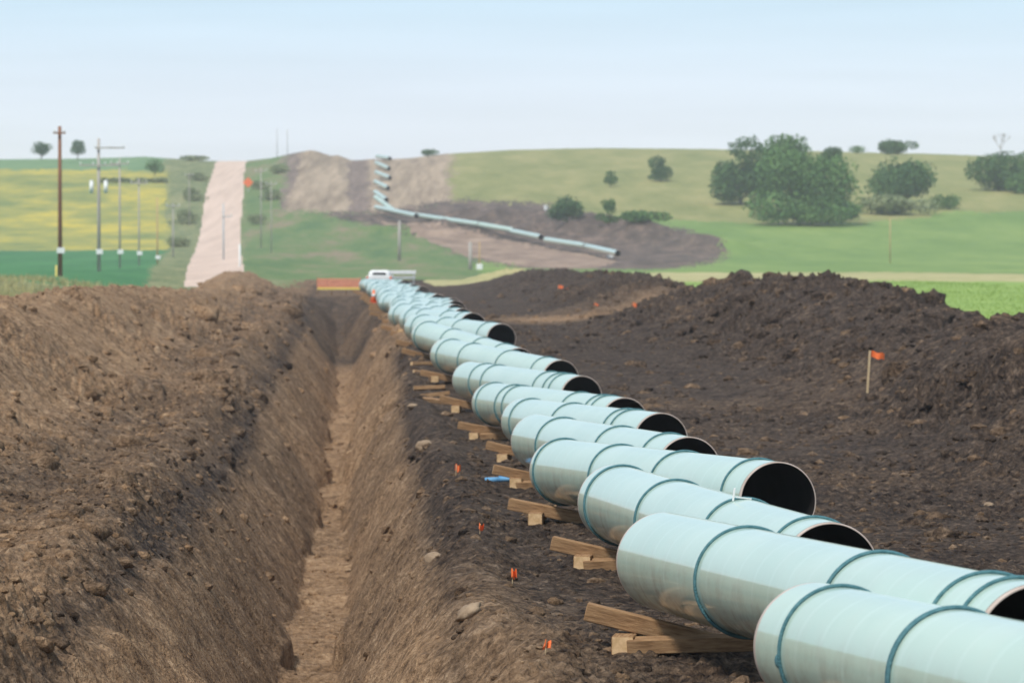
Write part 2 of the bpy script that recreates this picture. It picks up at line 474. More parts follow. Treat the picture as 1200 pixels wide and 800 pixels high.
# beyond
farm = D_ > 345
reg[farm & (v > 4.0 + (jx - fx))] = R["left_meadow"]
reg[(D_ >= 388 + 14 * vn(fx * .03, fd * 0, 207)) & (u > 6)] = R["dry_strip"]
reg[(D_ > 512 + 14 * vn(fx * .02, fd * 0, 208)) & (fx > -30)] = R["valley_field"]
top = inpoly(ix, iy, [(525, 100), (525, 240), (640, 247), (720, 252), (800, 258), (900, 262), (1010, 262), (1110, 250), (2200, 246), (2200, 100)]) | (D_ > 1180)
reg[(D_ > 500) & top] = R["pasture_hill"]
reg[(D_ > 450) & (ix < 345) & (ix > 150)] = R["road_verge"]
reg[(D_ > 450) & (ix >= 286) & (ix < 560) & (iy > 240)] = R["hill_verge"]
reg[(D_ > 450) & (ix >= 284) & (ix < 335)] = R["hill_verge"]
reg[(D_ > 292 + 14 * vn(fx * .08, fd * 0, 209)) & (v > leftback + 2) & (ix < 176 + .5 * (335 - iy)) & (iy < 350) & (iy > 299)] = R["crop_field"]
reg[(D_ > 500) & (ix < 196) & (iy <= 297) & (iy > 199 + .012 * np.maximum(ix, -200) * (1 + .2 * np.sin(ix * .02)))] = R["canola_field"]
reg[(D_ > 500) & (ix < 192) & (iy <= 199 + .012 * np.maximum(ix, -200) * (1 + .2 * np.sin(ix * .02)))] = R["upland_field"]
scar = inpoly(ix + rng.normal(0, 3.5, len(ix)), iy + rng.normal(0, 1.5, len(ix)), [(332, 100), (528, 100), (530, 236), (470, 249), (330, 249)])
reg[(D_ > 500) & scar & (D_ < 1180)] = R["hill_scar"]
reg[(D_ > 500) & scar & (D_ < 1180) & (((ix > 410) & (ix < 433)) | (ix < 352 - .25 * (iy - 180)))] = R["scar_trench"]
exc = inpoly(ix + rng.normal(0, 4, len(ix)), iy + rng.normal(0, 1.8, len(ix)), [(375, 250), (460, 246), (530, 234), (640, 238), (680, 254), (730, 257), (800, 268), (850, 288), (846, 306), (770, 317), (640, 318), (560, 306), (470, 272)])
reg[(D_ > 480) & exc] = R["excavated_slope"]
reg[(D_ > 480) & inpoly(ix, iy, [(440, 256), (505, 268), (560, 276), (640, 290), (722, 306), (690, 314), (600, 311), (545, 300), (500, 284)])] = R["dirt_terrace"]
roadm = (fx / fd > RL(fd)) & (fx / fd < RR(fd)) & (D_ > 150) & (D_ < 1170) & ((D_ > 348) | (v > leftback + 1.5))
reg[roadm] = R["gravel_road"]
soilv = soil_at(Xg.ravel(), Dg.ravel()).astype(np.float32)
for i, n in enumerate(REG):
    q = Q[reg == i]
    if not len(q): continue
    used, inv = np.unique(q, return_inverse=True)
    me = mesh_np(n, V[used], inv.reshape(-1, 4))
    if RM[i] == "soil":
        a_ = me.attributes.new("subsoil", 'FLOAT', 'POINT'); a_.data.foreach_set("value", soilv[used])
    o = link(n, me, M[RM[i]])
    tag(o, kind="structure")
# the plain all round, outside the modelled view
pv, pf = [], []
th = np.linspace(math.pi / 2 - .40, math.pi / 2 + .40 - 2 * math.pi, 40)
rad = [0.5, 4, 15, 60, 200, 700, 2600, 7000]
zz = [-3.2, -3.3, -3.6, -4.6, -5.2, -7, -9, -30]
for r_, z_ in zip(rad, zz):
    for t in th: pv.append((r_ * math.cos(t), r_ * math.sin(t), z_ + CZ - .05))
for i in range(len(rad) - 1):
    for j in range(len(th) - 1):
        a0 = i * len(th) + j; pf.append((a0, a0 + len(th), a0 + len(th) + 1, a0 + 1))
b0 = len(pv); t2 = np.linspace(math.pi / 2 - .43, math.pi / 2 + .43, 16)
for r_, z_ in ((2500, -14), (7000, -60)):
    for t in t2: pv.append((r_ * math.cos(t), r_ * math.sin(t), z_ + CZ))
for j in range(15): pf.append((b0 + j, b0 + j + 1, b0 + 16 + j + 1, b0 + 16 + j))
tag(link("ground", mesh_np("ground", np.array(pv), np.array(pf)), M['plain']), kind="structure")

# ------------------------------------------------------------------ loose clods
def ico(sub):
    bm = bmesh.new(); bmesh.ops.create_icosphere(bm, subdivisions=sub, radius=1)
    vv = np.array([v.co[:] for v in bm.verts]); ff = np.array([[v.index for v in f.verts] for f in bm.faces]); bm.free()
    return vv, ff

def clods(name, n, sub, dlo, dhi, smin, smax, pick):
    bv, bf = ico(sub)
    d = 1 / rng.uniform(1 / dhi, 1 / dlo, n * 3)
    x = rng.uniform(-.122, .122, n * 3) * d
    keep = pick(x, d) > rng.random(n * 3)
    x, d = x[keep][:n], d[keep][:n]; n = len(x)
    s = smin + (smax - smin) * rng.random(n) ** 4
    s = s * np.clip(d / 70, .75, 2.6)
    z = H(x, d, True) + CZ
    V_ = np.empty((n, len(bv), 3))
    ph = rng.uniform(0, 6.28, n); c, sn = np.cos(ph)[:, None], np.sin(ph)[:, None]
    jit = 1 + .17 * rng.standard_normal((n, len(bv)))
    jit = np.clip(jit, .5, 1.5)
    bx = bv[None, :, 0] * jit * rng.uniform(.7, 1.4, n)[:, None]; by = bv[None, :, 1] * jit * rng.uniform(.7, 1.4, n)[:, None]; bz = bv[None, :, 2] * jit * rng.uniform(.45, .9, n)[:, None]
    V_[:, :, 0] = x[:, None] + s[:, None] * (bx * c - by * sn); V_[:, :, 1] = d[:, None] + s[:, None] * (bx * sn + by * c)
    V_[:, :, 2] = z[:, None] + s[:, None] * (bz - .12)
    F_ = (bf[None] + (np.arange(n) * len(bv))[:, None, None]).reshape(-1, 3)
    me = mesh_np(name, V_.reshape(-1, 3), F_, smooth=sub > 1)
    a_ = me.attributes.new("subsoil", 'FLOAT', 'POINT')
    sv = np.clip(soil_at(x, d) + rng.normal(0, .2, n) + .08, 0, 1)
    a_.data.foreach_set("value", np.repeat(sv, len(bv)).astype(np.float32))
    o = link(name, me, M['soil']); tag(o, kind="stuff")
    return o

def pick(x, d):
    tw, wob, u = zones(x, d); v = -tw
    p = .35 + .65 * ((v > 1.8) & (v < 5)) + .25 * ((u > 8.6) & (u < 19)) - .27 * ((v > 4.6)) - .4 * ((v > 1.8) & (v < 4.6))
    p = np.where(np.abs(tw) < 1.7, .10, p)
    p = np.where((np.abs(tw) < .45), .25, p)
    p = np.where((u > 19) | (v > 13.5), 0, p)
    return p * (d < 440)
clods("dirt_clods", 3000, 2, 27, 62, .015, .13, pick)
clods("dirt_clods", 9000, 1, 55, 320, .025, .12, pick)

def pick_big(x, d):
    tw, wob, u = zones(x, d); v = -tw
    return (.9 * ((u > 8.8) & (u < 16)) + .5 * ((v > 2) & (v < 6)) + .08 * ((u > 3) & (u < 8.8))) * (d < 330)
clods("dirt_clods", 1500, 2, 40, 300, .08, .26, pick_big)

# ------------------------------------------------------------------ pipes
def pipe_material():
    m, nt, p = new_mat("epoxy_coat")
    tc = N(nt, "ShaderNodeTexCoord"); sep = N(nt, "ShaderNodeSeparateXYZ"); nt.links.new(tc.outputs['Object'], sep.inputs[0])
    wv = N(nt, "ShaderNodeTexWave"); wv.bands_direction = 'Y'; wv.inputs['Scale'].default_value = .55; wv.inputs['Distortion'].default_value = 1.1
    wv.inputs['Detail'].default_value = 2; nt.links.new(tc.outputs['Object'], wv.inputs['Vector'])
    r0 = N(nt, "ShaderNodeValToRGB"); r0.color_ramp.elements[0].position = .94; r0.color_ramp.elements[1].position = 1
    r0.color_ramp.elements[0].color = (0, 0, 0, 1); r0.color_ramp.elements[1].color = (1, 1, 1, 1)
    nt.links.new(wv.outputs[0], r0.inputs[0])
    no = N(nt, "ShaderNodeTexNoise"); no.inputs['Scale'].default_value = 1.3; no.inputs['Detail'].default_value = 7; no.inputs['Roughness'].default_value = .65
    nt.links.new(tc.outputs['Object'], no.inputs['Vector'])
    r = N(nt, "ShaderNodeValToRGB")
    r.color_ramp.elements[0].position = .3; r.color_ramp.elements[0].color = (.415, .55, .45, 1)
    r.color_ramp.elements[1].position = .7; r.color_ramp.elements[1].color = (.495, .625, .52, 1)
    nt.links.new(no.outputs[0], r.inputs[0])
    mx = N(nt, "ShaderNodeMix", data_type='RGBA'); mx.inputs[7].default_value = (.53, .66, .57, 1)
    k = N(nt, "ShaderNodeMath", operation='MULTIPLY'); k.inputs[1].default_value = .38; nt.links.new(r0.outputs[0], k.inputs[0])
    nt.links.new(k.outputs[0], mx.inputs[0]); nt.links.new(r.outputs[0], mx.inputs[6])
    # dried mud and dust low on the flanks, laid heavier as painted underside shade
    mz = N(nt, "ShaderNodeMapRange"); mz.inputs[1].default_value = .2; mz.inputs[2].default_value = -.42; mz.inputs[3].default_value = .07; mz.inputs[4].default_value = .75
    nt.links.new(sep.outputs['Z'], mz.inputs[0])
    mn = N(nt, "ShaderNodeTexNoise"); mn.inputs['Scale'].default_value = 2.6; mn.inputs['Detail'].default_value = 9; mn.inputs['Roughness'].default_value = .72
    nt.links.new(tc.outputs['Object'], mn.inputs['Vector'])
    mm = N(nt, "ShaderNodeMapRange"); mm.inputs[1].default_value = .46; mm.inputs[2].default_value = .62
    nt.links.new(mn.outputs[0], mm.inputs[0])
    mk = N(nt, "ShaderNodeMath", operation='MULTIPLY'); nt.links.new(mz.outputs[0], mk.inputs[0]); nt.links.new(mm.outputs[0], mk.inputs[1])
    mud_shade = N(nt, "ShaderNodeMix", data_type='RGBA'); mud_shade.inputs[7].default_value = (.20, .15, .105, 1)
    nt.links.new(mk.outputs[0], mud_shade.inputs[0]); nt.links.new(mx.outputs[2], mud_shade.inputs[6])
    nt.links.new(mud_shade.outputs[2], p.inputs['Base Color'])
    rr_ = N(nt, "ShaderNodeMapRange"); rr_.inputs[3].default_value = .40; rr_.inputs[4].default_value = .55
    nt.links.new(no.outputs[0], rr_.inputs[0]); nt.links.new(rr_.outputs[0], p.inputs['Roughness'])
    p.inputs['Specular IOR Level'].default_value = .3
    p.inputs['Coat Weight'].default_value = .8; p.inputs['Coat Roughness'].default_value = .09; p.inputs['Coat IOR'].default_value = 1.6
    return m
M['pipe'] = pipe_material()
M['cutback'] = mixmat("bare_steel", (.42, .33, .27), (.60, .50, .43), 3, rough=.55, spec=.4)
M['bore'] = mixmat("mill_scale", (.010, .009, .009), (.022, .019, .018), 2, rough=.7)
M['rope'] = mixmat("rope", (.05, .14, .16), (.10, .22, .24), 14, rough=.8, bump=.4)
M['wood'] = mixmat("timber", (.19, .105, .05), (.38, .235, .12), 5, rough=.85, c=(.29, .17, .085), stretch=(1, 9, 9), bump=.3)
M['woodend'] = mixmat("end_grain", (.52, .33, .16), (.74, .52, .30), 12, rough=.85)
PR = .45

def ring(rads, ys, n=64):
    """lathe about the y axis through (radius, y) pairs"""
    k = len(rads); t = np.linspace(0, 2 * math.pi, n, endpoint=False)
    v = np.concatenate([np.stack([r * np.cos(t), np.full(n, y), r * np.sin(t)], -1) for r, y in zip(rads, ys)])
    f = []
    for i in range(k - 1):
        for j in range(n):
            f.append((i * n + j, i * n + (j + 1) % n, (i + 1) * n + (j + 1) % n, (i + 1) * n + j))
    return v, np.array(f)

def torus(R0, r0, n=56, m=7, squash=1.0):
    t = np.linspace(0, 2 * math.pi, n, endpoint=False); q = np.linspace(0, 2 * math.pi, m, endpoint=False)
    v = []
    for i in range(n):
        # the rope hangs a touch slack under the pipe, with a slight skew
        sag = 1 + .012 * max(0, -math.sin(t[i]))
        for j in range(m):
            rr = (R0 + r0 * math.cos(q[j])) * sag
            v.append((rr * math.cos(t[i]), r0 * squash * math.sin(q[j]) + .03 * math.sin(t[i] * 1 + .6), rr * math.sin(t[i])))
    f = [(i * m + j, ((i + 1) % n) * m + j, ((i + 1) % n) * m + (j + 1) % m, i * m + (j + 1) % m) for i in range(n) for j in range(m)]
    return np.array(v), np.array(f)

def pipe_meshes(L, tagn, n=64):
    cb = .07
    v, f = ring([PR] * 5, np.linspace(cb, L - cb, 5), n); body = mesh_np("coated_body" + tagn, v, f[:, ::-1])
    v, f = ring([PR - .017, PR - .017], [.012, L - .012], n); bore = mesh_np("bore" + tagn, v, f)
    v, f = ring([PR - .002, PR - .002, PR - .008, PR - .017], [cb + .002, .012, 0, .004], n); e0 = mesh_np("cutback" + tagn, v, f)
    v, f = ring([PR - .002, PR - .002, PR - .008, PR - .017], [L - cb - .002, L - .012, L, L - .004], n); e1 = mesh_np("cutback" + tagn, v, f[:, ::-1])
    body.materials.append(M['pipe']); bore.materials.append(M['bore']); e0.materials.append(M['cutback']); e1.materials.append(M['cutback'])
    return body, bore, e0, e1
tv, tf = torus(PR + .010, .016)
ROPE = mesh_np("rope_ring", tv, tf); ROPE.materials.append(M['rope'])
tv, tf = torus(PR + .010, .016, squash=2.2)
ROPEW = mesh_np("rope_ring_wide", tv, tf); ROPEW.materials.append(M['rope'])

def make_pipe(p_near, p_far, L, meshes, label, group, rings, wide=(), name="steel_pipe", roll=0.0):
    """local y runs from the near end to the far end"""
    p_near, p_far = Vector(p_near), Vector(p_far)
    ydir = (p_far - p_near).normalized()
    q = ydir.to_track_quat('Y', 'Z')
    root = empty(name, p_near, label, "pipe", group)
    root.rotation_euler = q.to_euler()
    for nm, me in zip(("coated_body", "bore", "cutback", "cutback"), meshes):
        link(nm, me, None, root)
    for i, s in enumerate(rings):
        o = link("rope_ring", ROPEW if i in wide else ROPE, None, root)
        o.location = (0, s, 0); o.rotation_euler = (random.uniform(-.05, .05), random.uniform(0, 6.28) * 0, random.uniform(-.06, .06))
    return root

L0 = 12.2
PM = pipe_meshes(L0, "", 72)
# (near D, near X, near z) and (far D, far X, far z) of the axis, metres from the eye
FARE = [(32.0, 2.14, -3.00), (41.3, 1.39, -3.10), (53.0, 1.21, -3.29), (63.4, .68, -3.49), (74.6, .42, -3.62), (85.5, .23, -3.78), (97, -.43, -3.89),
        (108.5, -1.0, -3.80), (121, -1.76, -3.56), (136, -2.60, -3.42)]
NEAR = [(20.2, 4.8, -2.72), (29.2, 3.45, -2.79), (41.0, 2.88, -3.17), (51.6, 3.00, -3.18), (62.6, 2.45, -3.42), (73.5, 2.43, -3.55), (85, 2.14, -3.75),
        (96.6, 1.48, -3.73), (109, 1.22, -3.78), (124.2, .17, -3.90)]
PZ = tab([(124, -3.6), (140, -3.40), (160, -3.45), (230, -3.98), (312, -4.38), (330, -4.45)])
dd = 147.5
while dd < 318:
    FARE.append((dd, float(XROW(dd)) + random.uniform(-.25, .25), float(PZ(dd)) + random.uniform(-.06, .06)))
    dn_ = dd - 11.75
    NEAR.append((dn_, float(XROW(dd)) + 2.55 + random.uniform(-.35, .35), float(PZ(dn_)) + random.uniform(-.05, .08)))
    dd += 11.7
RINGS = {0: [.945, .74, .40, .1], 1: [.71, .345, .10, .045], 2: [.955, .66, .34, .06], 3: [.975, .675, .38, .075], 4: [.80, .40, .11], 5: [.93, .60, .22, .17],
         6: [.965, .80, .745, .30, .14, .10], 7: [.83, .72, .25, .16, .11]}
pipes = []
for i, (fa, ne) in enumerate(zip(FARE, NEAR)):
    pf_, pn = Vector((fa[1], fa[0], fa[2] + CZ)), Vector((ne[1], ne[0], ne[2] + CZ))
    pn = pf_ + (pn - pf_).normalized() * L0
    rg = [t * L0 for t in RINGS.get(i, [random.uniform(.9, .96), random.uniform(.62, .75), random.uniform(.3, .42), random.uniform(.08, .14)])]
    lab = ("nearest pale green coated pipe, running out of the lower right corner" if i == 0 else
           "pale green coated pipe, %s from the camera in the trenchside row" % ORD[i])
    if i == len(FARE) - 1: lab = "pale green coated pipe at the far end of the row, beside the orange fence"
    r = make_pipe(pn, pf_, L0, PM, lab, "pipes strung along the trench", rg, wide=(1,) if i in (0, 1) else (0,) if i in (2,) else ())
    pipes.append((r, pn, pf_))
print("pipes", len(pipes))
bm = bmesh.new(); bmesh.ops.create_icosphere(bm, subdivisions=2, radius=.035)
kn = bmobj("knot", bm, M['rope'], [c for c in pipes[0][0].children if c.name.startswith("rope_ring")][0], True); kn.location = (-PR * .99, .02, -.05); kn.scale = (1, 1.3, 1.6)

# timber cribbing under the pipes
def beam_mesh(name, L, wd, ht):
    bm = bmesh.new(); box(bm, (0, 0, 0), (L, wd, ht), bevel=.008)
    me = bpy.data.meshes.new(name); bm.to_mesh(me); bm.free()
    me.materials.append(M['wood']); me.materials.append(M['woodend'])
    for p in me.polygons:
        if abs(p.normal.x) > .9: p.material_index = 1
    return me
PLANK = beam_mesh("skid_plank", 1.25, .17, .16); BLOCK = beam_mesh("skid_block", .95, .2, .17); LONG = beam_mesh("skid_plank_long", 1.5, .2, .13)
def beam(me, name, c, yaw, tilt, label, roll=0):
    o = link(name, me); o.location = c; o.rotation_euler = (roll, tilt, yaw)
    tag(o, label, "timber", "timber skids under the pipes"); return o
nb = 0
for i, (r, pn, pf_) in enumerate(pipes):
    dirv = (pn - pf_).normalized()
    which = "the nearest pipe" if i == 0 else "the %s pipe from the camera" % ORD[i]
    if i == len(pipes) - 1: which = "the farthest pipe of the row"
    sup = pf_ + dirv * (.75 + .3 * random.random())
    bottom = sup.z - PR
    gz = hz(sup.x - .6, sup.y)
    yaw = -.12 + random.uniform(-.15, .15); tilt = .20 + random.uniform(-.06, .08)
    if i < 14:
        beam(PLANK, "skid_plank", (sup.x - .28, sup.y, bottom - .10), yaw, tilt, "brown timber plank tilted under %s" % which)
        bz = hz(sup.x - .72, sup.y - .1) + .06
        beam(BLOCK, "skid_block", (sup.x - .56 + .1 * random.random(), sup.y + .12, max(bz, bottom - .30)), math.pi / 2 + random.uniform(-.12, .12), 0,
             "pale-ended timber block below the plank at %s" % which)
        if i in (1, 2, 4, 6):
            beam(LONG, "skid_plank", (sup.x + .22, sup.y - .45, hz(sup.x + .2, sup.y - .5) + .09), -.3 + random.uniform(-.1, .1), -.05,
                 "wide plank lying on the dirt beneath %s" % which, roll=.1)
    else:
        beam(PLANK, "skid_plank", (sup.x - .40, sup.y, bottom - .10), yaw, tilt, "small brown timber plank under %s" % which)

# ------------------------------------------------------------------ far pipes on the opposite hill
PMF = pipe_meshes(18.0, "_far", 24)
names = ["topmost", "second from the top", "third from the top", "fourth from the top", "fifth from the top", "lowest"]
for k, (xl, yl, xr, yr) in enumerate([(442, 184, 457, 184), (441, 191, 456, 196), (441, 202, 457, 207), (440, 213, 455, 219), (440, 225, 453, 233), (440, 231, 463, 247)]):
    xn, dn2 = at(xr, yr + 5, 500); xf = (xl - 600) / F * (dn2 + 17.6)
    df = dn2 + 17.6
    zn = hz(xn, dn2, False) + .62; zf = max(hz(xf, df, False) + .62, -(yl - YH) / F * df + CZ)
    a = Vector((xn, dn2, zn)); b = Vector((xf, df, zf)); b = a + (b - a).normalized() * 18
    make_pipe(a, b, 18, PMF, "small pale pipe on the hillside scar, %s of six" % names[k], "pipes climbing the far hill", [3, 9, 15])
PML = pipe_meshes(10.0, "_lateral", 24)
seq = [(441, 243, 488, 253), (486, 252, 562, 263), (556, 262, 602, 270), (600, 271, 634, 278), (640, 281, 686, 288), (684, 288, 724, 297)]
lat = ["first from its left end", "second from its left end", "third from its left end", "fourth from its left end", "fifth from its left end, after the gap", "last, ending by a white marker"]
latp = []
for k, (x0, y0, x1, y1) in enumerate(seq):
    x1w, d1w = at(x1, y1 + 9, 500); x0w, d0w = at(x0, y0 + 8, 500)
    a = Vector((x1w, d1w, -(y1 - YH) / F * d1w + CZ)); b = Vector((x0w, d0w, -(y0 - YH) / F * d0w + CZ))
    Lk = (b - a).length
    pm = pipe_meshes(Lk, "_lateral", 24)
    make_pipe(a, b, Lk, pm, "pale pipe crossing the far slope, %s" % lat[k], "pipes crossing the far slope", [])
    latp.append((a, b))


# ------------------------------------------------------------------ trees and brush
def leafmat(name, a, b, c):
    m = mixmat(name, a, b, .35, rough=.75, c=c, detail=3, spec=.15, lo=.3, hi=.7, coord='Object')
    return m
M['leaf_dark'] = leafmat("leaf_dark", (.036, .092, .036), (.10, .185, .062), (.062, .13, .046))
M['leaf_mid'] = leafmat("leaf_mid", (.05, .12, .040), (.145, .25, .072), (.088, .175, .052))
M['leaf_grey'] = leafmat("leaf_grey", (.14, .18, .09), (.29, .31, .16), (.20, .24, .12))
M['bark'] = mixmat("bark", (.07, .055, .04), (.14, .115, .09), 4, stretch=(1, 1, .2), bump=.4)
M['deadwood'] = mixmat("dead_wood", (.24, .21, .18), (.34, .30, .27), 4)

def crown_mesh(name, lobes, n, leaf, seed):
    """leaf-sized faces spread through overlapping uneven lobes; lobes = (x, y, z, rx, ry, rz)"""
    g = np.random.default_rng(seed)
    lb = np.array(lobes); wgt = lb[:, 3] * lb[:, 5] * lb[:, 4] ; wgt = wgt / wgt.sum()
    k = g.choice(len(lb), n, p=wgt)
    dv = g.normal(size=(n, 3)); dv /= np.linalg.norm(dv, axis=1)[:, None]
    # leaf clumps: pull radii to a shell broken by noise
    r = g.uniform(.35, 1.0, n) ** .55
    r *= 1 + .22 * vn(dv[:, 0] * 3 + k * 7.3, dv[:, 2] * 3 + dv[:, 1] * 2.1, seed)
    c = lb[k, :3] + dv * r[:, None] * lb[k, 3:]
    gap = vn(c[:, 0] * 1.1 / max(leaf * 1.6, .2), c[:, 2] * 1.1 / max(leaf * 1.6, .2) + c[:, 1] * .7, seed + 3) > -.72
    c = c[gap]; n = len(c)
    a = g.normal(size=(n, 3)); a /= np.linalg.norm(a, axis=1)[:, None]
    b = np.cross(a, g.normal(size=(n, 3))); b /= np.linalg.norm(b, axis=1)[:, None]
    s = leaf * g.uniform(.55, 1.25, n)[:, None]
    v = np.stack([c + a * s, c + b * s * .7, c - a * s * .8, c - b * s * .7], 1).reshape(-1, 3)
    f = np.arange(4 * n).reshape(-1, 4)
    return mesh_np(name, v, f, smooth=False)

def tree(name, label, cat, xi, yb, wpx, hpx, mat, group=None, leaf=None, n=None, trunk_h=.22, seed=1, shape="round", dmin=330, d=None, lobes_n=9):
    if d is None: x, d = at(xi, yb, dmin)
    else: x = (xi - 600) / F * d
    z = hz(x, d, False)
    W = wpx / F * d; Ht = hpx / F * d
    root = empty(name, (x, d, z), label, cat, group)
    g = random.Random(seed)
    lo = Ht * trunk_h
    lobes = []
    for i in range(lobes_n):
        t = g.random(); an = g.uniform(0, 6.28)
        if shape == "round":
            zc = lo + (Ht - lo) * (.2 + .62 * t); spread = W * .5 * (.62 * math.sin(math.pi * min(.92, .25 + .62 * t)))
        elif shape == "bush":
            zc = Ht * (.10 + .66 * t); spread = W * .5 * .72 * math.sqrt(1 - .8 * t * t)
        elif shape == "flat":
            zc = lo + (Ht - lo) * (.35 + .3 * t); spread = W * .36
        else:
            zc = lo + (Ht - lo) * (.15 + .7 * t); spread = W * .3 * (1.1 - t)
        q = math.sqrt(g.random())
        if name == 'hedge': an = math.pi * g.randint(0, 1) + g.uniform(-.1, .1); q = g.random() * 1.35; zc = Ht * .4
        rr = W * g.uniform(.20, .31) if name != 'hedge' else Ht * g.uniform(.5, 1.1)
        lobes.append((math.cos(an) * spread * q, math.sin(an) * spread * q, zc, rr, rr, min(rr * g.uniform(.7, .95), max(.15, Ht - zc), max(.2, zc - lo * .4))))
    leaf = leaf or max(.15, min(.32, W * .03)); n = int(n * 1.7) if n else int(min(9000, 420 * (W / max(leaf, .1)) ** 1.15 / 8))
    link("crown", crown_mesh("crown", lobes, n, leaf, seed), mat, root)
    bm = bmesh.new(); tr = max(.08, W * .016)
    tube(bm, (0, 0, -.4), (.05 * W * g.uniform(-1, 1), 0, lo + (Ht - lo) * .25), tr * 1.25, tr * .8, 8)
    for i in range(6):
        L = lobes[i % len(lobes)]
        tube(bm, (0, 0, lo * .75), (L[0] * .8, L[1] * .8, L[2]), tr * .6, tr * .15, 6)
    bmobj("trunk", bm, M['bark'], root)
    return root

GT = "trees of the hillside grove"
tree("broadleaf_tree", "large round green tree standing lowest and in front in the grove", "tree", 935, 263, 134, 88, M['leaf_mid'], GT, trunk_h=.06, seed=3, shape="bush", n=9000, lobes_n=16)
tree("broadleaf_tree", "tall dark tree at the left side of the grove", "tree", 868, 240, 74, 90, M['leaf_dark'], GT, trunk_h=.03, seed=4, shape="bush", n=5200, lobes_n=12)
tree("broadleaf_tree", "pale topped tree rising above the middle of the grove", "tree", 912, 232, 92, 74, M['leaf_mid'], GT, trunk_h=.12, seed=5, shape="bush", n=5600, lobes_n=12)
tree("broadleaf_tree", "narrow dark tree at the right shoulder of the grove", "tree", 976, 222, 36, 70, M['leaf_dark'], GT, trunk_h=.06, seed=6, shape="bush", n=2000, lobes_n=7)
tree("broadleaf_tree", "small low tree at the right foot of the grove", "tree", 992, 258, 38, 36, M['leaf_dark'], GT, trunk_h=.08, seed=8, shape="bush", n=2000, lobes_n=7)
tree("broadleaf_tree", "wide dark spreading tree alone right of the grove", "tree", 1062, 245, 90, 60, M['leaf_dark'], None, trunk_h=.16, seed=9, n=4600, shape="flat", lobes_n=13)
tree("shrub", "low grey green thicket below the wide spreading tree", "shrub", 1050, 252, 96, 24, M['leaf_grey'], None, trunk_h=.05, seed=10, n=2600, shape="flat")
tree("shrub", "low bush beside the thicket under the far right slope", "shrub", 1112, 246, 40, 18, M['leaf_mid'], None, trunk_h=.05, seed=30, n=900, shape="flat")
tree("broadleaf_tree", "dark round tree cut by the right frame edge", "tree", 1170, 224, 76, 60, M['leaf_dark'], None, trunk_h=.1, seed=11, shape="bush", n=4000, lobes_n=11)
tree("broadleaf_tree", "dark bushy tree outermost at the right frame edge", "tree", 1208, 228, 60, 54, M['leaf_mid'], None, trunk_h=.1, seed=31, shape="bush", n=2600, lobes_n=9)
tree("broadleaf_tree", "dark flat tree on the skyline between the grove and the bare tree", "tree", 1052, 182, 50, 17, M['leaf_dark'], None, trunk_h=.1, seed=12, n=1600, shape="flat", d=1085)
tree("shrub", "pale low bush on the skyline just right of the grove", "shrub", 1004, 180, 26, 10, M['leaf_mid'], None, trunk_h=.05, seed=13, n=500, shape="flat", d=1085)
tree("broadleaf_tree", "small lone rounded tree on the pasture, the upper right of two", "tree", 774, 213, 38, 31, M['leaf_dark'], None, trunk_h=.16, seed=14, shape="bush", n=1800)
tree("broadleaf_tree", "smallest lone tree on the pasture, left of the larger lone tree", "tree", 715, 219, 20, 19, M['leaf_mid'], None, trunk_h=.2, seed=15, n=800, lobes_n=6)
tree("shrub", "dark wide bush behind the dirt mounds", "shrub", 665, 263, 50, 34, M['leaf_dark'], None, trunk_h=.05, seed=16, n=1900, shape="flat")
tree("shrub", "upright green bush right of the dark wide bush", "shrub", 713, 262, 26, 33, M['leaf_mid'], None, trunk_h=.06, seed=17, shape="bush", n=1300)
tree("shrub", "low green hedge growth running right from the upright bush", "shrub", 755, 260, 60, 13, M['leaf_mid'], None, trunk_h=.05, seed=18, n=1100, shape="flat")
tree("shrub", "tiny dark bushes on the skyline beside the hill scar", "shrub", 502, 185, 30, 9, M['leaf_dark'], None, trunk_h=.05, seed=19, n=500, shape="flat", d=1080)
tree("broadleaf_tree", "small dark tree on the left skyline, left of the brown pole", "tree", 49, 188, 28, 22, M['leaf_dark'], "twin trees on the left skyline", trunk_h=.12, seed=20, n=1300, d=1090)
tree("broadleaf_tree", "small dark tree on the left skyline, right of the brown pole", "tree", 91, 186, 27, 23, M['leaf_dark'], "twin trees on the left skyline", trunk_h=.3, seed=21, n=1200, d=1090)
tree("shrub", "low dark bush on the skyline left of the road", "shrub", 225, 190, 40, 7, M['leaf_grey'], None, trunk_h=.05, seed=22, n=500, shape="flat", d=1080)
tree("shrub", "dark green bush at the end of the upland field", "shrub", 182, 206, 26, 20, M['leaf_mid'], None, trunk_h=.05, seed=23, n=900)
for k, (xx, yy, ww, hh, mt) in enumerate([(214, 262, 40, 16, 'leaf_grey'), (228, 235, 34, 16, 'leaf_grey'), (208, 290, 40, 12, 'leaf_grey'), (234, 212, 30, 10, 'leaf_grey')]):
    tree("shrub", ["grey green roadside bush midway up the left verge", "grey green bush close to the road in its upper half", "grey green bush near the foot of the canola field",
         "small grey bush by the road near the crest"][k], "shrub", xx, yy, ww, hh, M[mt], "brush on the left road verge", trunk_h=.03, seed=40 + k, n=900, lobes_n=9, shape="bush")
for k, (xx, yy, ww, hh, mt) in enumerate([(300, 262, 30, 11, 'leaf_grey'), (316, 235, 32, 14, 'leaf_grey'), (306, 222, 26, 10, 'leaf_grey'), (326, 203, 30, 11, 'leaf_grey')]):
    tree("shrub", ["low grey green bush beside the road, lowest on the right verge", "grey bush between road and scar", "low bush near the orange road sign",
         "grey bush below the skyline hump"][k], "shrub", xx, yy, ww, hh, M[mt], "brush on the right road verge", trunk_h=.03, seed=50 + k, n=800, lobes_n=9, shape="bush")
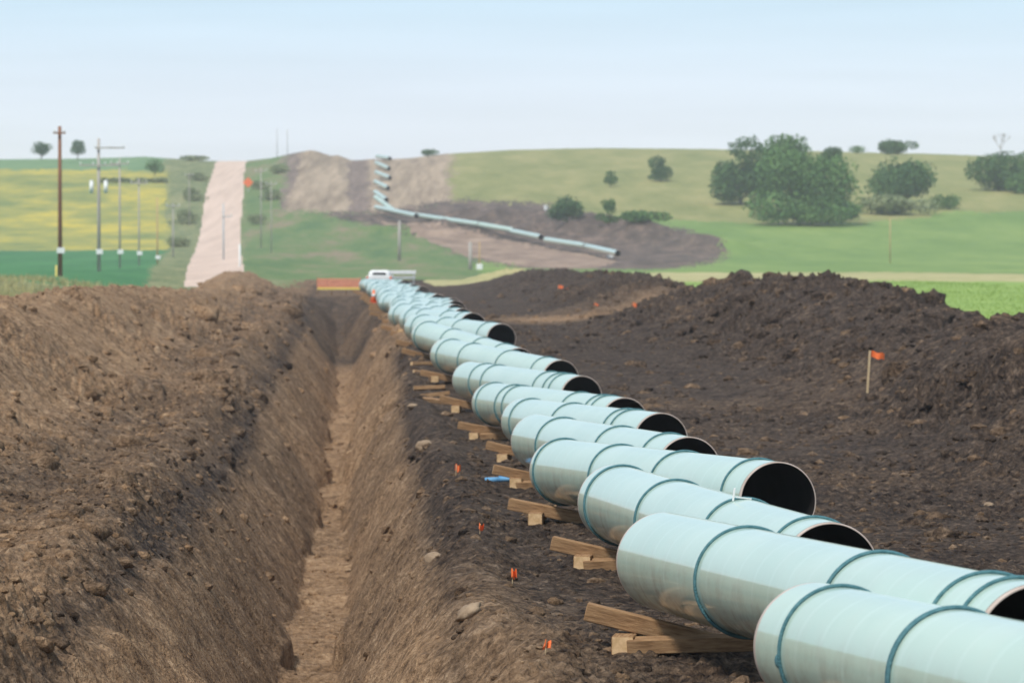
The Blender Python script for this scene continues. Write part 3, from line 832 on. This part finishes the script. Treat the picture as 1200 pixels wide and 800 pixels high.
tree("hedge", "dark hedge line between the yellow crop and the upland field", "hedge", 158, 214, 76, 7, M['leaf_grey'], None, trunk_h=.02, seed=60, n=700, shape="flat", lobes_n=26)
# bare tree behind the right edge trees
x, d = (1172 - 600) / F * 1060, 1060.0
root = empty("bare_tree", (x, d, hz(x, d, False)), "leafless pale tree rising behind the dark tree at the right edge", "tree")
bm = bmesh.new(); g = random.Random(5)
def branch(p, dr, L, r, depth):
    e = p + dr * L
    tube(bm, p, e, r, r * .6, 5, cap=False)
    if depth == 0: return
    for _ in range(3):
        nd = (dr + Vector((g.uniform(-.9, .9), g.uniform(-.9, .9), g.uniform(-.1, .6)))).normalized()
        branch(e, nd, L * .66, r * .6, depth - 1)
branch(Vector((0, 0, -.3)), Vector((0, 0, 1)), 2.6, .17, 4)
bmobj("trunk", bm, M['deadwood'], root)

# ------------------------------------------------------------------ utility poles along the road
M['pole_brown'] = mixmat("pole_brown", (.16, .075, .045), (.28, .13, .075), 2, stretch=(1, 1, .1))
M['pole_grey'] = mixmat("pole_grey", (.34, .31, .28), (.46, .42, .38), 2, stretch=(1, 1, .1))
M['pole_red'] = mixmat("pole_tan", (.40, .27, .14), (.52, .37, .2), 2, stretch=(1, 1, .1))
M['white'] = mixmat("white_paint", (.72, .72, .70), (.82, .82, .80), 3, rough=.6)
M['metal'] = mixmat("grey_metal", (.38, .40, .42), (.5, .52, .54), 3, rough=.5)
M['orange'] = mixmat("orange_plastic", (.75, .13, .03), (.85, .20, .06), 6, rough=.6)
M['fence_orange'] = mixmat('fence_orange', (.78, .25, .14), (.88, .36, .22), 3, rough=.7)
M['yellow'] = mixmat("yellow_plastic", (.70, .52, .10), (.78, .60, .18), 6, rough=.6)
M['blue'] = mixmat("blue_plastic", (.10, .28, .48), (.16, .36, .56), 6, rough=.5)
M['glass'] = mixmat("dark_glass", (.015, .018, .02), (.03, .035, .04), 2, rough=.1, spec=.5)
M['tyre'] = mixmat("tyre_rubber", (.015, .015, .015), (.03, .03, .03), 6)

def pole(name, label, xi, yb, Hm, d, mat, rad=.16, group=None, arms=(), cans=(), marker=None, guard=False, cat="utility pole", zoff=None):
    x = (xi - 600) / F * d; z = -(yb - YH) / F * d + CZ
    zg = hz(x, d, False)
    root = empty(name, (x, d, min(z, zg)), label, cat, group)
    dz = z - min(z, zg)
    bm = bmesh.new(); tube(bm, (0, 0, -.5), (0, 0, dz + Hm), rad * .85, rad * .58, 10)
    bmobj("shaft", bm, mat, root)
    for (h, x0, x1) in arms:
        bm = bmesh.new(); box(bm, ((x0 + x1) / 2, -rad - .06, dz + h), (x1 - x0, .1, .12)); a = bmobj("crossarm", bm, mat, root)
        n = max(2, int(abs(x1 - x0) / .8))
        for i in range(n):
            bm = bmesh.new(); xx = x0 + .1 + (x1 - x0 - .2) * i / (n - 1)
            tube(bm, (xx, -rad - .06, dz + h + .05), (xx, -rad - .06, dz + h + .3), .05, .035, 6)
            bmobj("insulator", bm, M['white'], a)
    for (h, xx) in cans:
        bm = bmesh.new(); tube(bm, (xx, -.1, dz + h), (xx, -.1, dz + h + 1.0), .17, .17, 12); tube(bm, (xx, -.1, dz + h + 1.0), (xx, -.1, dz + h + 1.1), .18, .1, 10)
        bmobj("transformer", bm, M['white'], root)
    if marker:
        bm = bmesh.new(); box(bm, (.08, -rad - .04, dz + marker), (.56, .04, .42), bevel=.015); bmobj("marker_sign", bm, M['white'], root)
    return root
GP = "utility poles along the gravel road"
pole("utility_pole", "tall dark red-brown pole nearest of the line at the left", 70.5, 336, 11.7, 330, M['pole_brown'], .21, GP, arms=((11.2, -.45, .45),), marker=2.65)
pole("utility_pole", "grey pole with crossarms and two white transformer cans", 116, 327, 11.8, 380, M['pole_grey'], .20, GP, arms=((11.0, -.3, 2.2), (9.55, -1.6, 1.7)), cans=((7.2, -.6), (7.2, .6)), marker=2.3)
pole("utility_pole", "thin pale pole just right of the pole with transformer cans", 140.5, 324, 11.2, 430, M['pole_grey'], .13, GP, arms=((10.7, -.9, .9),), marker=2.35)
pole("utility_pole", "thin pale pole, fourth along the line from the left", 163, 322, 10.2, 480, M['pole_grey'], .12, GP, arms=((9.7, -.9, .9),), marker=2.3)
pole("utility_pole", "thin tan pole in front of the canola's right end", 184.5, 329, 9.6, 520, M['pole_red'], .13, GP, marker=2.7)
pole("utility_pole", "grey pole beside the roadside brush, farthest on the left line", 203, 312, 8.4, 600, M['pole_grey'], .14, GP, arms=((8.0, -.9, .9),))
pole("utility_pole", "dark grey pole standing in front of the road", 262, 316, 8.2, 560, M['metal'], .15, None, arms=((6.6, -.1, 1.1),))
pole("utility_pole", "faint thin mast on the skyline right of the road, left of two", 325, 183, 6.6, 1090, M['pole_grey'], .10, "masts on the skyline")
pole("utility_pole", "faint thin mast on the skyline right of the road, right of two", 337, 182, 6.2, 1095, M['pole_grey'], .10, "masts on the skyline")
pole("utility_pole", "pale pole on the green verge right of the road", 306, 285, 11.5, 690, M['pole_grey'], .12, None, arms=((11.0, -.9, .9),))
pole("utility_pole", "thin pale pole on the right verge, taller one nearer the scar", 318, 300, 11.0, 660, M['pole_grey'], .10, None, arms=((10.5, -.8, .8),))
pole("utility_pole", "thin pale pole at the left road edge below the crest", 222, 262, 9.0, 800, M['pole_grey'], .11, None, arms=((8.6, -.8, .8),))
pole("marker_post", "white post by the right road edge above the spoil bank", 281, 322, 3.4, 500, M['white'], .16, None, cat="post")
pole("marker_post", "tall pale post standing before the far pipe line", 468, 305, 5.6, 640, M['pole_grey'], .30, None, cat="post")
pole("marker_post", "wide pale post, left of the pair at the dark bank", 551, 317, 3.4, 540, M['pole_grey'], .30, "pair of posts at the dark bank", cat="post")
p_ = pole("marker_post", "thin pale post with white foot, right of the pair at the dark bank", 562, 318, 3.5, 540, M['pole_red'], .14, "pair of posts at the dark bank", cat="post")
bm = bmesh.new(); box(bm, (0, -.25, .5), (.75, .3, .8), bevel=.08); bmobj("white_foot", bm, M['white'], p_)
pole("marker_post", "faint thin post in the green valley below the grove", 1043, 300, 5.2, 620, M['pole_red'], .11, None, cat="post")
pole("guy_guard", "yellowish guard stub at the foot of the nearest brown pole", 66, 335, 1.5, 329, M['yellow'], .1, None, cat="post")
# white marker at the near end of the far pipe line, and pale sign above the mounds
xw, dw = at(715, 303, 500); zb = hz(xw, dw)
r = empty("survey_marker", (xw, dw, zb), "white block marker under the near end of the far pipe line", "marker")
bm = bmesh.new(); box(bm, (0, 0, .5), (.9, .5, .9), bevel=.1); box(bm, (0, 0, .98), (.6, .4, .12), bevel=.03); bmobj("block", bm, M['white'], r)
xw, dw = at(640, 249, 500)
r = empty("survey_marker", (xw, dw, hz(xw, dw)), "small pale board left of the dark wide bush", "marker")
bm = bmesh.new(); box(bm, (0, 0, .9), (.8, .08, .9), bevel=.03); bmobj("board", bm, M['white'], r)
bm = bmesh.new(); box(bm, (0, .08, .3), (.1, .1, 1.2)); bmobj("post", bm, M['pole_grey'], r)
# road works sign by the road
xw, dw = at(291, 226, 500)
r = empty("road_sign", (xw, dw, hz(xw, dw)), "orange diamond road works sign at the right road edge", "sign")
bm = bmesh.new(); box(bm, (0, 0, 0), (1.5, .06, 1.5), Matrix.Rotation(math.radians(45), 3, 'Y')); bmesh.ops.translate(bm, vec=(0, -.08, 2.0), verts=bm.verts); bmobj("panel", bm, M['orange'], r)
bm = bmesh.new(); box(bm, (0, 0, 1.0), (.09, .09, 2.6)); bmobj("post", bm, M['metal'], r)

# ------------------------------------------------------------------ where the row meets the road: fence, pickup, barricade, cone
fd0 = 316.0
r = empty("safety_fence", ((397 - 600) / F * fd0, fd0, hz((397 - 600) / F * fd0, fd0)), "orange plastic safety fence strung across the far end of the trench", "fence")
wf = 50 / F * fd0
base = -(337 - YH) / F * fd0 + CZ - r.location.z
bm = bmesh.new()
nx = 18
for zz_ in np.linspace(.06, .62, 7): box(bm, (0, .012 * math.sin(zz_ * 9), base + zz_), (wf, .012, .05))
for i in range(nx + 1): box(bm, (-wf / 2 + wf * i / nx, 0.002, base + .34), (.035, .016, .62))
bmobj("net", bm, M['fence_orange'], r)
bm = bmesh.new(); box(bm, (0, -.03, base - .06), (wf, .03, .16)); bmobj("bottom_tape", bm, M['yellow'], r)
for i in range(4):
    bm = bmesh.new(); tube(bm, (-wf / 2 + wf * i / 3, .04, min(base, 0) - .3), (-wf / 2 + wf * i / 3, .04, base + .75), .035, .03, 6); bmobj("post", bm, M['wood'], r)
# pickup truck seen from behind, on the far side of the trench end
td = 336.0; tx = (444 - 600) / F * td; tzb = -(341 - YH) / F * td + CZ
tg = hz(tx, td)
r = empty("parked_car", (tx, td, tg), "white car seen from behind at the end of the pipe row", "car")
def part(nm, mt, *boxes, bev=.05, par=None):
    bm = bmesh.new()
    for c, s_ in boxes: box(bm, c, s_, bevel=bev)
    return bmobj(nm, bm, mt, par or r)
body = part("body", M['white'], ((0, 1.2, .72), (1.95, 1.6, .62)), ((0, 4.0, .72), (1.95, 1.7, .60)), ((0, 2.5, .60), (1.94, 1.4, .4)), ((-.94, 1.2, .95), (.1, 1.6, .2)), ((.94, 1.2, .95), (.1, 1.6, .2)))
bm = bmesh.new(); box(bm, (0, 2.2, 1.18), (1.6, 2.3, .56), bevel=.18); bmobj("cab", bm, M['white'], r)
part("rear_window", M['glass'], ((0, 1.045, 1.22), (1.0, .03, .2)), bev=.01)
part("tailgate", M['white'], ((0, .385, .82), (1.55, .05, .42)), bev=.02)
for sx in (-1, 1):
    part("tail_light", M['orange'], ((sx * .87, .39, .85), (.14, .04, .36)), bev=.01)
    for yy in (1.15, 4.1):
        bm = bmesh.new(); tube(bm, (sx * .74, yy, .38), (sx * .98, yy, .38), .38, .38, 18); w_ = bmobj("wheel", bm, M['tyre'], r)
        bm = bmesh.new(); tube(bm, (sx * .975, yy, .38), (sx * .99, yy, .38), .2, .18, 14); bmobj("rim", bm, M['metal'], w_)
part("bumper", M['metal'], ((0, .3, .48), (1.85, .16, .16)), bev=.03)
# barricade: a long white rail on dark legs
bd = 352.0; bx_ = (472 - 600) / F * bd
r = empty("barricade", (bx_, bd, hz(bx_, bd)), "long white rail barricade right of the white car", "barricade")
bz = -(319 - YH) / F * bd + CZ - r.location.z
part("rail", M['white'], ((0, 0, bz), (2.05, .06, .26)), bev=.015)
part("lower_rail", M['metal'], ((0, 0, bz - .42), (2.0, .05, .16)), bev=.01)
for sx in (-.85, .85):
    part("leg", M['metal'], ((sx, .05, bz / 2 - .1), (.08, .1, bz + .3)), bev=.01)
    part("foot", M['metal'], ((sx, 0, .02), (.1, .9, .08)), bev=.01)
# traffic barrel near the trench rim
xw, dw = (438 - 600) / F * 262, 262.0
r = empty("traffic_cone", (xw, dw, hz(xw, dw)), "orange traffic cone at the trench rim beside the far pipes", "cone")
bm = bmesh.new(); tube(bm, (0, 0, .04), (0, 0, .8), .22, .05, 14); bmobj("cone", bm, M['orange'], r)
bm = bmesh.new(); box(bm, (0, 0, .02), (.55, .55, .06), bevel=.01); bmobj("base", bm, M['orange'], r)
bm = bmesh.new(); tube(bm, (0, 0, .4), (0, 0, .56), .142, .105, 14); bmobj("collar", bm, M['white'], r)

# ------------------------------------------------------------------ stakes, pin flags, stones, scraps
def flag_mesh(w_, h_, seed):
    n, m = 9, 4; v = []; f = []
    for i in range(n):
        for j in range(m):
            s = i / (n - 1)
            v.append((s * w_, .03 * math.sin(s * 7 + seed) * (1 + j * .3), -j / (m - 1) * h_ - s * s * .05 * w_ * 4 + .02 * math.sin(s * 9)))
    for i in range(n - 1):
        for j in range(m - 1): f.append((i * m + j, (i + 1) * m + j, (i + 1) * m + j + 1, i * m + j + 1))
    return mesh_np("ribbon", np.array(v), np.array(f))
M['lath'] = mixmat("lath", (.45, .33, .19), (.60, .46, .28), 8, stretch=(1, 1, .15))
xs, ds = at(1018, 457, 40); zs = hz(xs, ds)
r = empty("survey_stake", (xs, ds, zs), "tan survey stake with orange ribbon on the dark bank at right", "stake"); pxm = F / ds
bm = bmesh.new(); box(bm, (0, 0, 24 / pxm), (.055, .025, 56 / pxm), Matrix.Rotation(.06, 3, 'Y'), bevel=.004); bmobj("lath", bm, M['lath'], r)
rb = link("ribbon", flag_mesh(17 / pxm, 7.5 / pxm, .5), M['orange'], r); rb.location = (.03, -.02, 51 / pxm)
def pin(xi, yi, hp, label, group="orange pin flags", white=False, dmin=28, wire=True):
    x, d = at(xi, yi, dmin); z = hz(x, d); k = F / d; h = hp / k
    r = empty("pin_flag", (x, d, z), label, "marker flag", group)
    bm = bmesh.new(); tube(bm, (0, 0, -.05), (.01, 0, h), .006 + .06 / k, .006 + .06 / k, 5); bmobj("wire", bm, M['lath'], r)
    fl = link("flag", flag_mesh(max(.06, 6.5 / k), max(.05, h * .5), xi), M['orange'], r); fl.location = (-.01, 0, h)
    fl.rotation_euler = (0, random.uniform(-.1, .5), random.uniform(-.5, .5))
for xi, yi, hp, lb in [(600, 688, 20, "orange pin flag in the dark dirt left of the second pipe's plank"), (639, 771, 18, "orange pin flag in the dirt at the bottom, nearest the camera"),
                       (562, 629, 13, "orange pin flag between trench and the third pipe"), (534, 560, 15, "orange pin flag near the blue scrap, by the trench rim"),
                       (742, 370, 9, "small orange flag below the tan track crossing the bank"), (697, 362, 8, "small orange flag on the tan track itself"),
                       (654, 344, 8, "small orange flag on the far dark bank, left of two"), (664, 345, 8, "small pale orange flag on the far dark bank, right of two"),
                       (501, 411, 9, "small orange flag hard by the far pipes' timbers")]:
    pin(xi, yi, hp, lb)
# blue plastic scrap
x, d = at(585, 567, 40)
bm = bmesh.new(); tube(bm, (-.24, 0, .05), (.02, .02, .06), .05, .05, 8); tube(bm, (.0, .0, .075), (.27, -.04, .07), .045, .04, 8); box(bm, (.1, .05, .1), (.22, .05, .06))
o = bmobj("plastic_scrap", bm, M['blue']); o.location = (x, d, hz(x, d)); tag(o, "blue plastic scrap on the dirt left of the pipe timbers", "scrap")
x, d = at(706, 727, 30)
bm = bmesh.new(); tube(bm, (-.1, 0, .04), (.1, .03, .06), .04, .03, 8); tube(bm, (.08, 0, .03), (-.06, -.05, .08), .025, .02, 8)
o = bmobj("plastic_scrap", bm, M['blue']); o.location = (x, d, hz(x, d)); tag(o, "small blue-grey scrap beside the pale block end under the second pipe", "scrap")
M['stone'] = mixmat("stone", (.20, .14, .09), (.34, .25, .165), 4, bump=.4)
def stone(xi, yi, wp, hp, label, tiltv):
    x, d = at(xi, yi, 28); k = F / d
    bv, bf = ico(3); g = np.random.default_rng(int(xi))
    n = bv * (1 + .16 * vn(bv[:, 0] * 2.1 + xi, bv[:, 1] * 2.1 + bv[:, 2] * 1.7, 3) + .05 * vn(bv[:, 0] * 6, bv[:, 2] * 6 + bv[:, 1] * 4, 4))[:, None]
    n = n * np.array([wp / k / 2, wp / k / 2, hp / k / 2])
    o = link("stone", mesh_np("stone", n, bf), M['stone']); o.location = (x, d, hz(x, d) + hp / k * .3); o.rotation_euler = (0, tiltv, g.uniform(0, 3))
    tag(o, label, "stone")
stone(549, 722, 34, 17, "pale tan stone on the trench rim, largest near the bottom", -.6)
stone(507, 668, 22, 13, "grey tan stone at the trench rim above the largest stone", -.4)
stone(497, 528, 20, 14, "rounded tan stone by the trench rim near the timbers", -.3)
stone(484, 478, 14, 7, "pale stone among timbers beside the seventh pipe", 0)
stone(1160, 596, 12, 7, "small pale stone on the dark dirt at the right", 0)

# loose timber offcuts between the trench and the middle of the row
for xi, yi, Lk, yw, lb in [(503, 456, .8, .1, "pale loose board nearest the trench, beside the eighth pipe"), (514, 474, 1.0, -.1, "loose brown board lying left of the seventh pipe"),
                           (499, 440, .7, .3, "short loose board left of the ninth pipe"), (506, 466, .9, .05, "loose board between the two longer loose boards"), (495, 428, .7, .5, "small loose board left of the tenth pipe")]:
    x, d = at(xi, yi, 40)
    o = link("loose_board", beam_mesh("loose_board", Lk, .16, .1)); o.location = (x, d, hz(x, d) + .06); o.rotation_euler = (random.uniform(-.2, .2), random.uniform(-.15, .15), yw)
    tag(o, lb, "board", "loose boards by the row")
# thin white sliver standing up from the third pipe
bm = bmesh.new(); box(bm, (0, 0, .05), (.02, .012, .13), Matrix.Rotation(.15, 3, 'Y'), bevel=.003); box(bm, (.1, .01, .015), (.16, .02, .012), Matrix.Rotation(.12, 3, 'Y'))
o = bmobj("white_sliver", bm, M['white'], pipes[2][0]); o.location = (-.12, L0 * .335, PR)

# ------------------------------------------------------------------ dry grass along the left bank's crest and the meadow behind it
def blades(name, n, xy, hmin, hmax, mat, wmul=1.0):
    x, d = xy(n); n = len(x)
    z = H(x, d, False) + CZ - .03
    h = rng.uniform(hmin, hmax, n); a = rng.uniform(0, 6.28, n); l = rng.uniform(-.35, .35, (n, 2)) * h[:, None]
    wd = np.maximum(.02, .8 / F * d) * wmul
    c, s_ = np.cos(a) * wd, np.sin(a) * wd
    v = np.stack([np.stack([x - c, d - s_, z], -1), np.stack([x + c, d + s_, z], -1), np.stack([x + l[:, 0], d + l[:, 1], z + h], -1)], 1).reshape(-1, 3)
    return tag(link(name, mesh_np(name, v, np.arange(3 * n).reshape(-1, 3), False), mat), kind="stuff")
def left_strip(n):
    d = rng.uniform(150, 318, n * 2); v = rng.uniform(7.5, 46, n * 2); x = TC(d) - v
    k = (v > 4 + 4.4 * np.clip(HL(d) / 2.8, .55, 1) * 1.6) & (x / d > -.125) & ~((x / d > RL(d)) & (x / d < RR(d))) & (rng.random(n * 2) < .3 + .7 * (vn(x * .3, d * .12, 301) > -.1))
    return x[k][:n], d[k][:n]
blades("dry_grass", 26000, left_strip, .12, .5, M['dry'])
def right_strip(n):
    d = rng.uniform(120, 420, n * 2); u = rng.uniform(18.6, 50, n * 2); x = XROW(d) + u
    k = (x / d < .125)
    return x[k][:n], d[k][:n]
M['grassblade'] = mixmat("grass_blade", (.17, .27, .05), (.25, .35, .08), .2)
blades("grass", 22000, right_strip, .05, .16, M['grassblade'])

# ------------------------------------------------------------------ haze
HAZE = 0.00021
bm = bmesh.new(); box(bm, (0, 0, 0), (15600, 15600, 1)); 
for vv in bm.verts: vv.co.z = -62 if vv.co.z < 0 else 46 
hm, hnt, hp_ = new_mat("haze_air"); hnt.nodes.remove(hp_)
pvn = N(hnt, "ShaderNodeVolumePrincipled"); pvn.inputs['Density'].default_value = HAZE; pvn.inputs['Color'].default_value = (.92, .95, 1.0, 1); pvn.inputs['Anisotropy'].default_value = .2
hnt.links.new(pvn.outputs[0], hnt.nodes['Material Output'].inputs['Volume'])
tag(bmobj("haze", bm, hm), kind="stuff")
